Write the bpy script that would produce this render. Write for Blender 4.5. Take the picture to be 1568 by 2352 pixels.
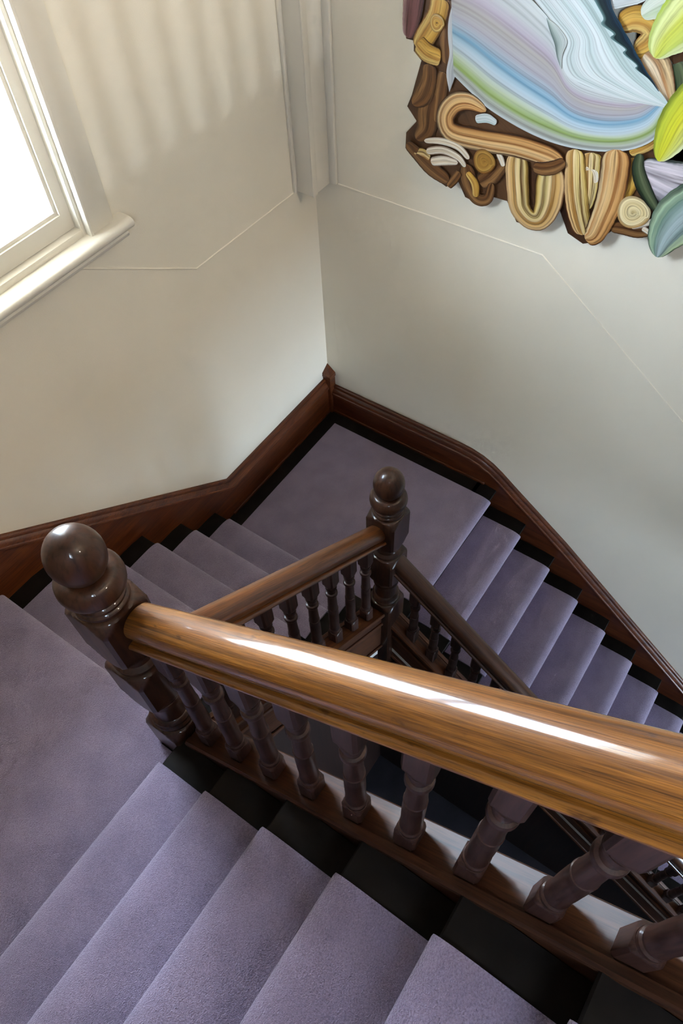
import bpy, bmesh, math, random
from mathutils import Vector, Matrix
random.seed(7)
for o in list(bpy.data.objects):
    bpy.data.objects.remove(o, do_unlink=True)
SC = bpy.context.scene
COL = SC.collection

# ------------------------------------------------------------------ camera
# X runs along the window wall away from the corner, Y along the picture wall, z = 0 is the corner landing
cam_d = bpy.data.cameras.new('camera')
cam = bpy.data.objects.new('camera', cam_d)
COL.objects.link(cam)
cam.matrix_world = Matrix(((-0.5682393, -0.68305903, 0.45884033, 2.54607656),
                           (0.82214365, -0.44796628, 0.35129196, 1.98943218),
                           (-0.03440815, 0.57685056, 0.81612469, 3.35998326),
                           (0, 0, 0, 1)))
cam_d.sensor_fit = 'VERTICAL'
cam_d.sensor_height = 36.0
cam_d.sensor_width = 24.0
cam_d.lens = 1664.6939 * 36.0 / 2352.0
cam_d.clip_start = 0.02
SC.camera = cam

# ------------------------------------------------------------------ sky, sun, windows' daylight, exposure
world = bpy.data.worlds.new('overcast_sky')
SC.world = world
world.use_nodes = True
bg = world.node_tree.nodes['Background']
bg.inputs['Color'].default_value = (0.64, 0.79, 1.0, 1)
bg.inputs['Strength'].default_value = 46.0

sun_d = bpy.data.lights.new('sun', 'SUN')
sun_d.energy = 40.0
sun_d.angle = 0.01
sun_d.color = (1.0, 0.94, 0.86)
sun = bpy.data.objects.new('sun', sun_d)
COL.objects.link(sun)
sun.rotation_euler = Vector((0.55, -0.5, -0.95)).to_track_quat('-Z', 'Y').to_euler()
sun.location = (-6, 8, 12)

def portal(name, loc, direction, sx, sy):
    d = bpy.data.lights.new(name, 'AREA')
    d.shape = 'RECTANGLE'
    d.size, d.size_y = sx, sy
    d.cycles.is_portal = True
    o = bpy.data.objects.new(name, d)
    COL.objects.link(o)
    o.location = loc
    o.rotation_euler = Vector(direction).to_track_quat('-Z', 'Y').to_euler()
    return o
W1 = (1.325, 2.10, 2.03, 3.75)      # glass of the window wall's window: x0, x1, z0, z1
W2 = (0.05, 1.75, -1.75, -0.20)       # stair window in the far wall, below the upper floor
YF = 7.0                            # far wall of the stairwell
portal('window_daylight_1', ((W1[0]+W1[1])/2, -0.09, (W1[2]+W1[3])/2), (0, 1, 0), W1[1]-W1[0], W1[3]-W1[2])
portal('window_daylight_2', ((W2[0]+W2[1])/2, YF+0.1, (W2[2]+W2[3])/2), (0, -1, 0), W2[1]-W2[0], W2[3]-W2[2])

W3 = (2.35, 2.95, 3.20, 3.95)       # unseen window added to light the near treads: y0, y1, z0, z1
portal('added_window_daylight', (3.4 + 0.1, (W3[0]+W3[1])/2, (W3[2]+W3[3])/2), (-1, 0, 0), W3[1]-W3[0], W3[3]-W3[2])

vs = SC.view_settings
vs.view_transform = 'Standard'
vs.look = 'None'
vs.exposure = 0.40
vs.gamma = 1.0
vs.use_curve_mapping = False
SC.cycles.max_bounces = 5
SC.cycles.diffuse_bounces = 4
SC.cycles.glossy_bounces = 2
SC.cycles.transmission_bounces = 2
SC.cycles.transparent_max_bounces = 6
SC.cycles.use_adaptive_sampling = True
SC.cycles.adaptive_threshold = 0.12
SC.cycles.adaptive_min_samples = 16
SC.cycles.use_denoising = True

# ------------------------------------------------------------------ materials
def nt(name):
    m = bpy.data.materials.new(name)
    m.use_nodes = True
    return m, m.node_tree, m.node_tree.nodes, m.node_tree.links, m.node_tree.nodes['Principled BSDF']

def ramp(n, stops):
    r = n.new('ShaderNodeValToRGB')
    e = r.color_ramp.elements
    while len(e) < len(stops):
        e.new(0.5)
    for el, (p, c) in zip(e, stops):
        el.position = p
        el.color = (*c, 1)
    return r

def noise_mat(name, c1, c2, scale=5, rough=0.6, bump=0.0, bscale=200, detail=3, spec=0.5, stretch=(1, 1, 1), lo=0.35, hi=0.65, coat=0.0, sheen=0.0, rough2=None, bdist=0.002):
    m, t, n, l, b = nt(name)
    tc = n.new('ShaderNodeTexCoord')
    mp = n.new('ShaderNodeMapping')
    mp.inputs['Scale'].default_value = stretch
    l.new(tc.outputs['Object'], mp.inputs['Vector'])
    no = n.new('ShaderNodeTexNoise')
    no.inputs['Scale'].default_value = scale
    no.inputs['Detail'].default_value = detail
    l.new(mp.outputs['Vector'], no.inputs['Vector'])
    r = ramp(n, [(lo, c1), (hi, c2)])
    l.new(no.outputs['Fac'], r.inputs['Fac'])
    l.new(r.outputs['Color'], b.inputs['Base Color'])
    b.inputs['Roughness'].default_value = rough
    b.inputs['Specular IOR Level'].default_value = spec
    b.inputs['Coat Weight'].default_value = coat
    b.inputs['Coat Roughness'].default_value = 0.12
    if sheen:
        b.inputs['Sheen Weight'].default_value = sheen
        b.inputs['Sheen Roughness'].default_value = 0.6
    if rough2 is not None:
        mr = n.new('ShaderNodeMapRange')
        mr.inputs['To Min'].default_value = rough
        mr.inputs['To Max'].default_value = rough2
        l.new(no.outputs['Fac'], mr.inputs['Value'])
        l.new(mr.outputs['Result'], b.inputs['Roughness'])
    if bump:
        n2 = n.new('ShaderNodeTexNoise')
        n2.inputs['Scale'].default_value = bscale
        n2.inputs['Detail'].default_value = 2
        l.new(tc.outputs['Object'], n2.inputs['Vector'])
        bp = n.new('ShaderNodeBump')
        bp.inputs['Strength'].default_value = bump
        bp.inputs['Distance'].default_value = bdist
        l.new(n2.outputs['Fac'], bp.inputs['Height'])
        l.new(bp.outputs['Normal'], b.inputs['Normal'])
    return m

def wood_mat(name, dark, mid, light, axis, rough=0.3, freq=26.0, coat=0.3, spec=0.5, bump=0.15, coat_rough=0.12):
    """grain runs along `axis` (a world vector); texture uses generated object coordinates turned onto that axis"""
    m, t, n, l, b = nt(name)
    tc = n.new('ShaderNodeTexCoord')
    mp = n.new('ShaderNodeMapping')
    mp.vector_type = 'TEXTURE'
    q = Vector((1, 0, 0)).rotation_difference(Vector(axis).normalized())
    mp.inputs['Rotation'].default_value = q.to_euler()
    l.new(tc.outputs['Object'], mp.inputs['Vector'])
    st = n.new('ShaderNodeMapping')
    st.inputs['Scale'].default_value = (1.2, freq, freq)
    l.new(mp.outputs['Vector'], st.inputs['Vector'])
    n1 = n.new('ShaderNodeTexNoise')
    n1.inputs['Scale'].default_value = 1.6
    n1.inputs['Detail'].default_value = 4
    n1.inputs['Roughness'].default_value = 0.65
    n1.inputs['Distortion'].default_value = 0.6
    l.new(st.outputs['Vector'], n1.inputs['Vector'])
    st2 = n.new('ShaderNodeMapping')
    st2.inputs['Scale'].default_value = (14, freq * 12, freq * 12)
    l.new(mp.outputs['Vector'], st2.inputs['Vector'])
    n2 = n.new('ShaderNodeTexNoise')
    n2.inputs['Scale'].default_value = 1.0
    n2.inputs['Detail'].default_value = 2
    l.new(st2.outputs['Vector'], n2.inputs['Vector'])
    r = ramp(n, [(0.28, dark), (0.5, mid), (0.72, light)])
    l.new(n1.outputs['Fac'], r.inputs['Fac'])
    r2 = ramp(n, [(0.30, (0.30, 0.26, 0.24)), (0.55, (1, 1, 1))])
    l.new(n2.outputs['Fac'], r2.inputs['Fac'])
    mx = n.new('ShaderNodeMix')
    mx.data_type = 'RGBA'
    mx.blend_type = 'MULTIPLY'
    mx.inputs['Factor'].default_value = 0.75
    l.new(r.outputs['Color'], mx.inputs['A'])
    l.new(r2.outputs['Color'], mx.inputs['B'])
    l.new(mx.outputs['Result'], b.inputs['Base Color'])
    b.inputs['Roughness'].default_value = rough
    b.inputs['Specular IOR Level'].default_value = spec
    b.inputs['Coat Weight'].default_value = coat
    b.inputs['Coat Roughness'].default_value = coat_rough
    bp = n.new('ShaderNodeBump')
    bp.inputs['Strength'].default_value = bump
    bp.inputs['Distance'].default_value = 0.0006
    l.new(n2.outputs['Fac'], bp.inputs['Height'])
    l.new(bp.outputs['Normal'], b.inputs['Normal'])
    return m

M = {}
M['wall'] = noise_mat('wall_paint', (0.765, 0.705, 0.575), (0.795, 0.735, 0.605), 2.0, 0.75, 0.25, 260, spec=0.25)
M['taupe'] = noise_mat('dimmed_taupe_wall', (0.20, 0.175, 0.15), (0.225, 0.20, 0.17), 2.0, 0.8)  # unseen walls toned dark to hold down bounced light
M['white'] = noise_mat('white_gloss_paint', (0.74, 0.69, 0.58), (0.77, 0.72, 0.61), 3.0, 0.35, 0.06, 90, spec=0.5)
M['ceiling'] = noise_mat('ceiling_plaster', (0.72, 0.70, 0.66), (0.76, 0.74, 0.70), 2.0, 0.85)
M['carpet'] = noise_mat('mauve_wool_carpet', (0.205, 0.158, 0.240), (0.268, 0.210, 0.305), 9.0, 0.95, 0.9, 380, detail=4, spec=0.05, sheen=0.7, bdist=0.006)
def carpet_pile(m):
    t = m.node_tree
    n, l, b = t.nodes, t.links, t.nodes['Principled BSDF']
    src = b.inputs['Base Color'].links[0].from_socket
    tc = n.new('ShaderNodeTexCoord')
    f = n.new('ShaderNodeTexNoise')
    f.inputs['Scale'].default_value = 260
    f.inputs['Detail'].default_value = 3
    l.new(tc.outputs['Object'], f.inputs['Vector'])
    r = ramp(n, [(0.33, (0.66, 0.64, 0.66)), (0.52, (1, 1, 1)), (0.70, (1.22, 1.22, 1.22))])
    l.new(f.outputs['Fac'], r.inputs['Fac'])
    mx = n.new('ShaderNodeMix')
    mx.data_type = 'RGBA'
    mx.blend_type = 'MULTIPLY'
    mx.inputs['Factor'].default_value = 0.75
    l.new(src, mx.inputs['A'])
    l.new(r.outputs['Color'], mx.inputs['B'])
    l.new(mx.outputs['Result'], b.inputs['Base Color'])
    b.inputs['Sheen Tint'].default_value = (0.85, 0.82, 1.0, 1)
carpet_pile(M['carpet'])
M['black'] = noise_mat('black_stained_boards', (0.007, 0.0055, 0.0045), (0.011, 0.0085, 0.007), 14, 0.6, 0.2, 60, spec=0.08)
S_MID = (0.2241, 0, 0.17)
S_NEAR = (0, 0.2243, 0.17)
S_RIGHT = (0, 0.2198, -0.17)
RAIL = ((0.070, 0.022, 0.003), (0.20, 0.070, 0.008), (0.33, 0.130, 0.018))  # near rail lighter than the other rails, for wear and stronger light
M['rail_near'] = wood_mat('worn_lit_rail_wood', *RAIL, S_NEAR, rough=0.5, coat=0.75, freq=60, bump=0.5, spec=0.2, coat_rough=0.09)
def wear(m):
    t = m.node_tree
    n, l, b = t.nodes, t.links, t.nodes['Principled BSDF']
    src = b.inputs['Base Color'].links[0].from_socket
    tc = n.new('ShaderNodeTexCoord')
    mp = n.new('ShaderNodeMapping')
    mp.inputs['Scale'].default_value = (60, 16, 16)
    l.new(tc.outputs['Object'], mp.inputs['Vector'])
    f = n.new('ShaderNodeTexNoise')
    f.inputs['Scale'].default_value = 1.0
    f.inputs['Detail'].default_value = 3
    l.new(mp.outputs['Vector'], f.inputs['Vector'])
    r = ramp(n, [(0.66, (1, 1, 1)), (0.74, (0.28, 0.24, 0.22))])
    l.new(f.outputs['Fac'], r.inputs['Fac'])
    mx = n.new('ShaderNodeMix')
    mx.data_type = 'RGBA'
    mx.blend_type = 'MULTIPLY'
    mx.inputs['Factor'].default_value = 0.8
    l.new(src, mx.inputs['A'])
    l.new(r.outputs['Color'], mx.inputs['B'])
    l.new(mx.outputs['Result'], b.inputs['Base Color'])
wear(M['rail_near'])
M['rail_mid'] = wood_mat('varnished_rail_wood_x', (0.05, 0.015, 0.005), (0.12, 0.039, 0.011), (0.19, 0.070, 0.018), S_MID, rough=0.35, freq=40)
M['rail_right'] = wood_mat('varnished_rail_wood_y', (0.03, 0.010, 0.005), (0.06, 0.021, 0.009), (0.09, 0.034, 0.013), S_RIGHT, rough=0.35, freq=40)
M['newel'] = wood_mat('dark_turned_wood', (0.020, 0.007, 0.003), (0.038, 0.0135, 0.006), (0.060, 0.023, 0.010), (0, 0, 1), rough=0.45, coat=0.45, freq=9, coat_rough=0.05, bump=0.05, spec=0.2)
M['bal'] = wood_mat('dusty_baluster_wood', (0.022, 0.009, 0.006), (0.040, 0.016, 0.011), (0.060, 0.025, 0.017), (0, 0, 1), rough=0.5, coat=0.18, freq=20, spec=0.25)
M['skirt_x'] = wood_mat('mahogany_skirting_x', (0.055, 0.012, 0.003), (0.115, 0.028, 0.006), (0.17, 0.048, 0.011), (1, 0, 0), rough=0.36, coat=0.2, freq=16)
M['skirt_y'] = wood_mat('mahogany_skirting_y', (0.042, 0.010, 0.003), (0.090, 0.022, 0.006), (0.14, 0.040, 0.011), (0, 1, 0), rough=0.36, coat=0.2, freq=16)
M['string_near'] = wood_mat('stained_string_near_shaded', (0.020, 0.007, 0.003), (0.048, 0.016, 0.006), (0.08, 0.028, 0.009), S_NEAR, rough=0.5, coat=0.06, spec=0.25)  # same string wood, darkened here to carry the shade
M['string_mid'] = wood_mat('stained_string_mid', (0.03, 0.010, 0.005), (0.075, 0.024, 0.008), (0.12, 0.042, 0.013), S_MID, rough=0.5, coat=0.06, spec=0.25)
M['string_right'] = wood_mat('stained_string_right', (0.035, 0.012, 0.006), (0.09, 0.030, 0.011), (0.14, 0.050, 0.018), S_RIGHT, rough=0.5, coat=0.06, spec=0.25)
M['panel'] = wood_mat('dark_panelling', (0.014, 0.006, 0.004), (0.028, 0.011, 0.007), (0.045, 0.018, 0.010), (0, 0, 1), rough=0.45, coat=0.1)
M['hall'] = noise_mat('dark_hall_carpet', (0.012, 0.011, 0.016), (0.02, 0.018, 0.026), 6, 0.95)
M['metal'] = noise_mat('satin_metal', (0.5, 0.48, 0.44), (0.56, 0.54, 0.5), 8, 0.3)

def glass_mat():
    m, t, n, l, b = nt('window_glass')
    n.remove(b)
    out = n['Material Output']
    tr = n.new('ShaderNodeBsdfTransparent')
    tr.inputs['Color'].default_value = (0.96, 0.97, 0.97, 1)
    gl = n.new('ShaderNodeBsdfGlossy')
    gl.inputs['Roughness'].default_value = 0.02
    fr = n.new('ShaderNodeFresnel')
    fr.inputs['IOR'].default_value = 1.45
    mx = n.new('ShaderNodeMixShader')
    geo = n.new('ShaderNodeNewGeometry')
    fm = n.new('ShaderNodeMix')       # only the outer face of each pane reflects
    l.new(geo.outputs['Backfacing'], fm.inputs['Factor'])
    l.new(fr.outputs['Fac'], fm.inputs['A'])
    fm.inputs['B'].default_value = 0.0
    l.new(fm.outputs['Result'], mx.inputs['Fac'])
    l.new(tr.outputs['BSDF'], mx.inputs[1])
    l.new(gl.outputs['BSDF'], mx.inputs[2])
    l.new(mx.outputs['Shader'], out.inputs['Surface'])
    return m
M['glass'] = glass_mat()

# ------------------------------------------------------------------ helpers
def mesh(name, verts, faces, smooth=None, uvs=None):
    me = bpy.data.meshes.new(name)
    me.from_pydata([tuple(v) for v in verts], [], faces)
    bm = bmesh.new()
    bm.from_mesh(me)
    bmesh.ops.recalc_face_normals(bm, faces=bm.faces)
    bm.to_mesh(me)
    bm.free()
    if smooth:
        for p in me.polygons:
            p.use_smooth = True
        me.set_sharp_from_angle(angle=math.radians(smooth))
    if uvs:
        ul = me.uv_layers.new(name='UVMap')
        for lp in me.loops:
            ul.data[lp.index].uv = uvs[lp.vertex_index]
    me.update()
    return me

def obj(name, me, mat=None, parent=None, label=None, cat=None, group=None, kind=None, loc=None):
    o = bpy.data.objects.new(name, me)
    COL.objects.link(o)
    if mat is not None and not me.materials:
        me.materials.append(M[mat] if isinstance(mat, str) else mat)
    if parent is not None:
        o.parent = parent
    if loc is not None:
        o.location = loc
    tag(o, label, cat, group, kind)
    return o

def tag(o, label=None, cat=None, group=None, kind=None):
    if label: o['label'] = label
    if cat: o['category'] = cat
    if group: o['group'] = group
    if kind: o['kind'] = kind

def thing(name, label, cat, loc=(0, 0, 0), group=None, kind=None):
    o = bpy.data.objects.new(name, None)
    o.empty_display_size = 0.1
    COL.objects.link(o)
    o.location = loc
    tag(o, label, cat, group, kind)
    return o

def box_vf(x0, x1, y0, y1, z0, z1):
    v = [(x0, y0, z0), (x1, y0, z0), (x1, y1, z0), (x0, y1, z0), (x0, y0, z1), (x1, y0, z1), (x1, y1, z1), (x0, y1, z1)]
    f = [(0, 3, 2, 1), (4, 5, 6, 7), (0, 1, 5, 4), (1, 2, 6, 5), (2, 3, 7, 6), (3, 0, 4, 7)]
    return v, f

def box(name, x0, x1, y0, y1, z0, z1, bevel=0.0, seg=2):
    v, f = box_vf(x0, x1, y0, y1, z0, z1)
    me = mesh(name, v, f)
    if bevel:
        bm = bmesh.new()
        bm.from_mesh(me)
        bmesh.ops.bevel(bm, geom=list(bm.edges), offset=bevel, segments=seg, affect='EDGES', profile=0.5)
        bm.to_mesh(me)
        bm.free()
        for p in me.polygons:
            p.use_smooth = True
        me.set_sharp_from_angle(angle=math.radians(40))
    return me

def boxes(name, lst):
    V, F = [], []
    for b in lst:
        v, f = box_vf(*b)
        k = len(V)
        V += v
        F += [tuple(i + k for i in q) for q in f]
    return mesh(name, V, F)

def prism(name, poly, ax, a0, a1, bevel=0.0, seg=2, smooth=None):
    """polygon in the two other axes, extruded along axis ax from a0 to a1"""
    n = len(poly)
    def P(p, a):
        return {0: (a, p[0], p[1]), 1: (p[0], a, p[1]), 2: (p[0], p[1], a)}[ax]
    V = [P(p, a0) for p in poly] + [P(p, a1) for p in poly]
    F = [tuple(range(n)), tuple(range(n, 2 * n))] + [(i, (i + 1) % n, (i + 1) % n + n, i + n) for i in range(n)]
    me = mesh(name, V, F, smooth=None if bevel else smooth)
    if bevel:
        bm = bmesh.new()
        bm.from_mesh(me)
        bmesh.ops.bevel(bm, geom=list(bm.edges), offset=bevel, segments=seg, affect='EDGES', profile=0.5)
        bm.to_mesh(me)
        bm.free()
        for p in me.polygons:
            p.use_smooth = True
        me.set_sharp_from_angle(angle=math.radians(smooth or 40))
    return me

def rings(name, rows, n=28, caps=True, smooth=38):
    """rows of (z, r, squareness): 0 turned round, 1 square block of half width r"""
    V, F = [], []
    for row in rows:
        z, r, s = row[:3]
        rc = row[3] if len(row) > 3 else None
        for i in range(n):
            a = 2 * math.pi * (i + 0.5) / n
            c, sn = math.cos(a), math.sin(a)
            k = 1.0 / max(abs(c), abs(sn))
            q = 1 + (k - 1) * s
            if rc is not None:
                q = min(k, rc / r)
            x, y = r * c * q, r * sn * q
            if s > 0.98 and rc is None:
                x, y = max(-r, min(r, x)), max(-r, min(r, y))
            V.append((x, y, z))
    m = len(rows)
    for j in range(m - 1):
        for i in range(n):
            F.append((j * n + i, j * n + (i + 1) % n, (j + 1) * n + (i + 1) % n, (j + 1) * n + i))
    if caps:
        F.append(tuple(range(n - 1, -1, -1)))
        F.append(tuple(range((m - 1) * n, m * n)))
    return mesh(name, V, F, smooth=smooth)

def cr(pts, n):
    """points along a Catmull-Rom curve"""
    P = [Vector(p) for p in pts]
    P = [P[0] * 2 - P[1]] + P + [P[-1] * 2 - P[-2]]
    out = []
    segs = len(P) - 3
    for i in range(n):
        t = i / (n - 1) * segs
        k = min(int(t), segs - 1)
        u = t - k
        a, b, c, d = P[k], P[k + 1], P[k + 2], P[k + 3]
        out.append(0.5 * ((2 * b) + (c - a) * u + (2 * a - 5 * b + 4 * c - d) * u * u + (3 * b - a - 3 * c + d) * u ** 3))
    return out

def sweep(name, prof, path, side, up, smooth=40, cap=True):
    """profile (a, b) -> a*side + b*up swept along a 3D polyline; ends follow the same axes (plumb cuts)"""
    V, F = [], []
    n = len(prof)
    side, up = Vector(side), Vector(up)
    for p in path:
        p = Vector(p)
        for a, b in prof:
            V.append(p + side * a + up * b)
    for j in range(len(path) - 1):
        for i in range(n):
            F.append((j * n + i, j * n + (i + 1) % n, (j + 1) * n + (i + 1) % n, (j + 1) * n + i))
    if cap:
        F.append(tuple(range(n)))
        F.append(tuple(range((len(path) - 1) * n, len(path) * n)))
    return mesh(name, V, F, smooth=smooth)

WL = {}
def wloc(o):
    p = Vector((0, 0, 0))
    while o is not None:
        p = p + Vector(o.location) - Vector(WL.get(o.name, (0, 0, 0)))
        o = o.parent
    return p

def part(name, me, mat, parent, label=None, kind=None):
    """a child whose mesh is written in world coordinates"""
    o = obj(name, me, mat, None, label, None, None, kind)
    o.parent = parent
    w = Vector((0, 0, 0))
    q = parent
    while q is not None:
        if q.type == 'EMPTY':
            w = w + Vector(q.location)
        q = q.parent
    o.matrix_parent_inverse = Matrix.Translation(-w) if parent.type == 'EMPTY' else Matrix.Identity(4)
    return o

# ------------------------------------------------------------------ measures
R_ = 0.17
XMAX, ZTOP, ZBOT, YEND = 3.4, 6.1, -2.38, 12.3
LX, TM = 1.1091, 0.2241           # middle flight: first nosing, going
LY, TR = 1.2119, 0.2198           # right flight
NY, TN = 1.1087, 0.2243           # near flight
H1 = 6 * R_                       # upper landing level
EDGE = 0.123                      # carpet edge from the walls
YM, XR, XN = 1.085, 1.058, 2.237  # lines of the three balustrades
ZUP = H1 + 12 * R_                # upper floor
CT = 0.010                        # carpet thickness
NL = 0.17 / 0.2243

def zn(a): return H1 + R_ + (a - NY) * R_ / TN
def zm(a): return R_ + (a - LX) * R_ / TM
def zr(a): return -(a - LY) * R_ / TR

# ------------------------------------------------------------------ room shell
hx0, hx1, hz0, hz1 = 1.279, W1[0] + W1[1] - 1.279, 1.93, 3.80
wall_l = obj('wall_left', boxes('wall_left', [(-0.28, hx0, -0.28, 0, ZBOT, ZTOP), (hx1, XMAX + 0.28, -0.28, 0, ZBOT, ZTOP),
             (hx0, hx1, -0.28, 0, ZBOT, hz0), (hx0, hx1, -0.28, 0, hz1, ZTOP)]), 'wall',
             label='cream painted stair wall holding the bright window', cat='wall', kind='structure')
wall_r = obj('wall_right', box('wall_right', -0.28, 0, 0, YEND, ZBOT, ZTOP), 'wall',
             label='cream painted stair wall behind the brushstroke artwork', cat='wall', kind='structure')
obj('wall_near', boxes('wall_near', [(XMAX, XMAX + 0.28, 0, W3[0] - .06, ZBOT, ZTOP), (XMAX, XMAX + 0.28, W3[1] + .06, YEND, ZBOT, ZTOP),
    (XMAX, XMAX + 0.28, W3[0] - .06, W3[1] + .06, ZBOT, W3[2] - .06), (XMAX, XMAX + 0.28, W3[0] - .06, W3[1] + .06, W3[3] + .06, ZTOP)]), 'taupe',
    label='wall darkened against bounced light, beside the nearest flight, outside the picture', cat='wall', kind='structure')
obj('wall_far', boxes('wall_far', [(0, W2[0] - 0.06, YF, YF + 0.25, ZBOT, ZUP - 0.21), (W2[1] + 0.06, XMAX, YF, YF + 0.25, ZBOT, ZUP - 0.21),
    (W2[0] - 0.06, W2[1] + 0.06, YF, YF + 0.25, ZBOT, W2[2] - 0.06), (W2[0] - 0.06, W2[1] + 0.06, YF, YF + 0.25, W2[3] + 0.06, ZUP - 0.21)]), 'taupe',
    label='taupe end wall of the stairwell with the stair window', cat='wall', kind='structure')
obj('light_baffle', box('light_baffle', 0, XN - 0.06, 3.0, 3.64, 0.03, ZUP - 0.25), 'taupe',  # added out of view to block far window light higher up
    label='added unseen baffle below the upper floor, blocking light from the far window', cat='wall', kind='structure')
obj('wall_back', box('wall_back', -0.28, XMAX + 0.28, YEND, YEND + 0.25, ZUP - 0.21, ZTOP), 'taupe',
    label='taupe end wall of the upper corridor', cat='wall', kind='structure')
obj('ceiling', box('ceiling', -0.28, XMAX + 0.28, -0.28, YEND + 0.25, ZTOP, ZTOP + 0.2), 'ceiling',
    label='white plaster ceiling over the stairwell', cat='ceiling', kind='structure')
obj('floor', box('floor', -0.28, XMAX + 0.28, -0.28, YF + 0.25, ZBOT - 0.2, ZBOT), 'hall',
    label='dark hall floor at the bottom of the stairwell', cat='floor', kind='structure')
obj('floor', box('upper_floor', 0, XMAX, NY + 11 * TN + 0.04, YEND, ZUP - 0.21, ZUP - 0.012), 'carpet',
    label='mauve carpeted upper floor at the head of the stairs', cat='floor', kind='structure')

# scored line on the walls, following the stairs like an old dado
def ridge(name, pts, wall, ax):
    prof = [(-0.002, 0.006), (0.0032, 0.0015), (0.0032, -0.0015), (-0.002, -0.006)]
    V, F = [], []
    P = [Vector(p) for p in pts]
    for i, p in enumerate(P):
        a = (P[i] - P[i - 1]).normalized() if i else (P[1] - P[0]).normalized()
        b = (P[i + 1] - P[i]).normalized() if i < len(P) - 1 else a
        d = (a + b).normalized()
        nrm = Vector((-d.y, d.x))
        for o_, h in prof:
            q = p + nrm * h * (1 + 0.25 * random.uniform(-1, 1))
            V.append((q.x, o_, q.y) if ax == 1 else (o_, q.x, q.y))
    for j in range(len(P) - 1):
        for i in range(3):
            F.append((j * 4 + i, j * 4 + i + 1, (j + 1) * 4 + i + 1, (j + 1) * 4 + i))
    part(name, mesh(name, V, F), 'wall', wall)

def dens(pts, step=0.06):
    out = []
    for a, b in zip(pts[:-1], pts[1:]):
        a, b = Vector(a), Vector(b)
        n = max(2, int((b - a).length / step))
        for i in range(n):
            p = a.lerp(b, i / n)
            out.append((p.x, p.y + random.uniform(-1, 1) * 0.0009))
    out.append(tuple(pts[-1]))
    return out
ridge('dado_line', dens([(0.165, 1.512), (0.83, 1.522), (1.14, 1.714), (1.35, 1.845)]), wall_l, 1)
ridge('dado_line', dens([(0.134, 1.513), (1.151, 1.518), (1.928, 0.971), (3.4, -0.10)]), wall_r, 0)

# boxed pipe casing in the corner
t = thing('trim_1', 'white boxed pipe casing in the wall corner', 'trim', (0.07, 0.05, 1.515), kind='structure')
part('casing', box('casing', 0, 0.150, 0, 0.100, 1.515, ZTOP, 0.006), 'white', t)
part('casing_bead', box('casing_bead', 0.148, 0.168, 0, 0.016, 1.517, ZTOP, 0.005), 'white', t)
part('casing_strip', box('casing_strip', 0, 0.020, 0.098, 0.136, 1.517, ZTOP, 0.006), 'white', t)
part('casing_strip', box('casing_strip', 0.118, 0.152, 0.1, 0.106, 1.516, ZTOP, 0.002), 'white', t)

# ------------------------------------------------------------------ skirting boards
MOULD = [(0, 0), (0.010, 0), (0.016, -0.004), (0.018, -0.010), (0.018, -0.022), (0.024, -0.027), (0.030, -0.036), (0.034, -0.047), (0.040, -0.050), (0.042, -0.056), (0.040, -0.063), (0.034, -0.066), (0.030, -0.070), (0, -0.070)]
HL, HR = 0.255, 0.197
top_l = [(0.0, HL), (0.962, HL), (2.285, HL + H1), (XMAX, HL + H1)]
b = thing('baseboard_left', 'mahogany skirting board stepping up under the window wall', 'skirting board', (0.9, 0.01, 0), kind='structure')
part('board', prism('board', [(0, -0.05), (1.32, -0.05), (2.42, 0.79), (XMAX, 0.79)] + [(x, z - 0.06) for x, z in reversed(top_l)], 1, 0, 0.032), 'skirt_x', b)
part('cap_moulding', sweep('cap_moulding', MOULD, [(x, 0, z) for x, z in top_l], (0, 1, 0), (0, 0, 1)), 'skirt_x', b)
part('foot_bead', box('foot_bead', 0.04, 1.0, 0.03, 0.040, -0.02, 0.004, 0.004), 'skirt_x', b)
top_r = [(0, HR), (0.5, HR + 0.004), (0.92, HR + 0.006), (1.0, HR + 0.002), (1.07, 0.184), (1.14, 0.155), (1.2, 0.118), (1.30, 0.045), (1.663, -0.213), (2.613, -0.962), (4.42, -2.38)]
b = thing('baseboard_right', 'mahogany skirting board sweeping down beside the lower flight', 'skirting board', (0.01, 1.0, 0), kind='structure')
part('board', prism('board', [(0, -0.05), (0.95, -0.05), (1.05, -0.2), (2.6, -1.4), (3.85, -2.38), (4.40, -2.38)] + [(y, z - 0.06) for y, z in reversed(top_r)], 0, 0, 0.032), 'skirt_y', b)
part('cap_moulding', sweep('cap_moulding', MOULD, [(0, y, z) for y, z in top_r], (1, 0, 0), (0, 0, 1)), 'skirt_y', b)
part('foot_bead', box('foot_bead', 0.03, 0.040, 0.04, 1.12, -0.02, 0.004, 0.004), 'skirt_y', b)
top_n = [(0, HL + H1), (NY - 0.05, HL + H1), (3.50, HL + ZUP), (3.60, HL + ZUP)]
b = thing('baseboard_near', 'mahogany skirting board climbing beside the near flight, out of view', 'skirting board', (XMAX - 0.01, 1.0, H1), kind='structure')
part('board', prism('board', [(0, H1 - 0.05), (NY + 0.2, H1 - 0.05), (3.60, ZUP - 0.32)] + [(y, z - 0.06) for y, z in reversed(top_n)], 0, XMAX - 0.032, XMAX), 'skirt_y', b)
part('cap_moulding', sweep('cap_moulding', MOULD, [(XMAX, y, z) for y, z in top_n], (-1, 0, 0), (0, 0, 1)), 'skirt_y', b)
c = 0.052
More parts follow.
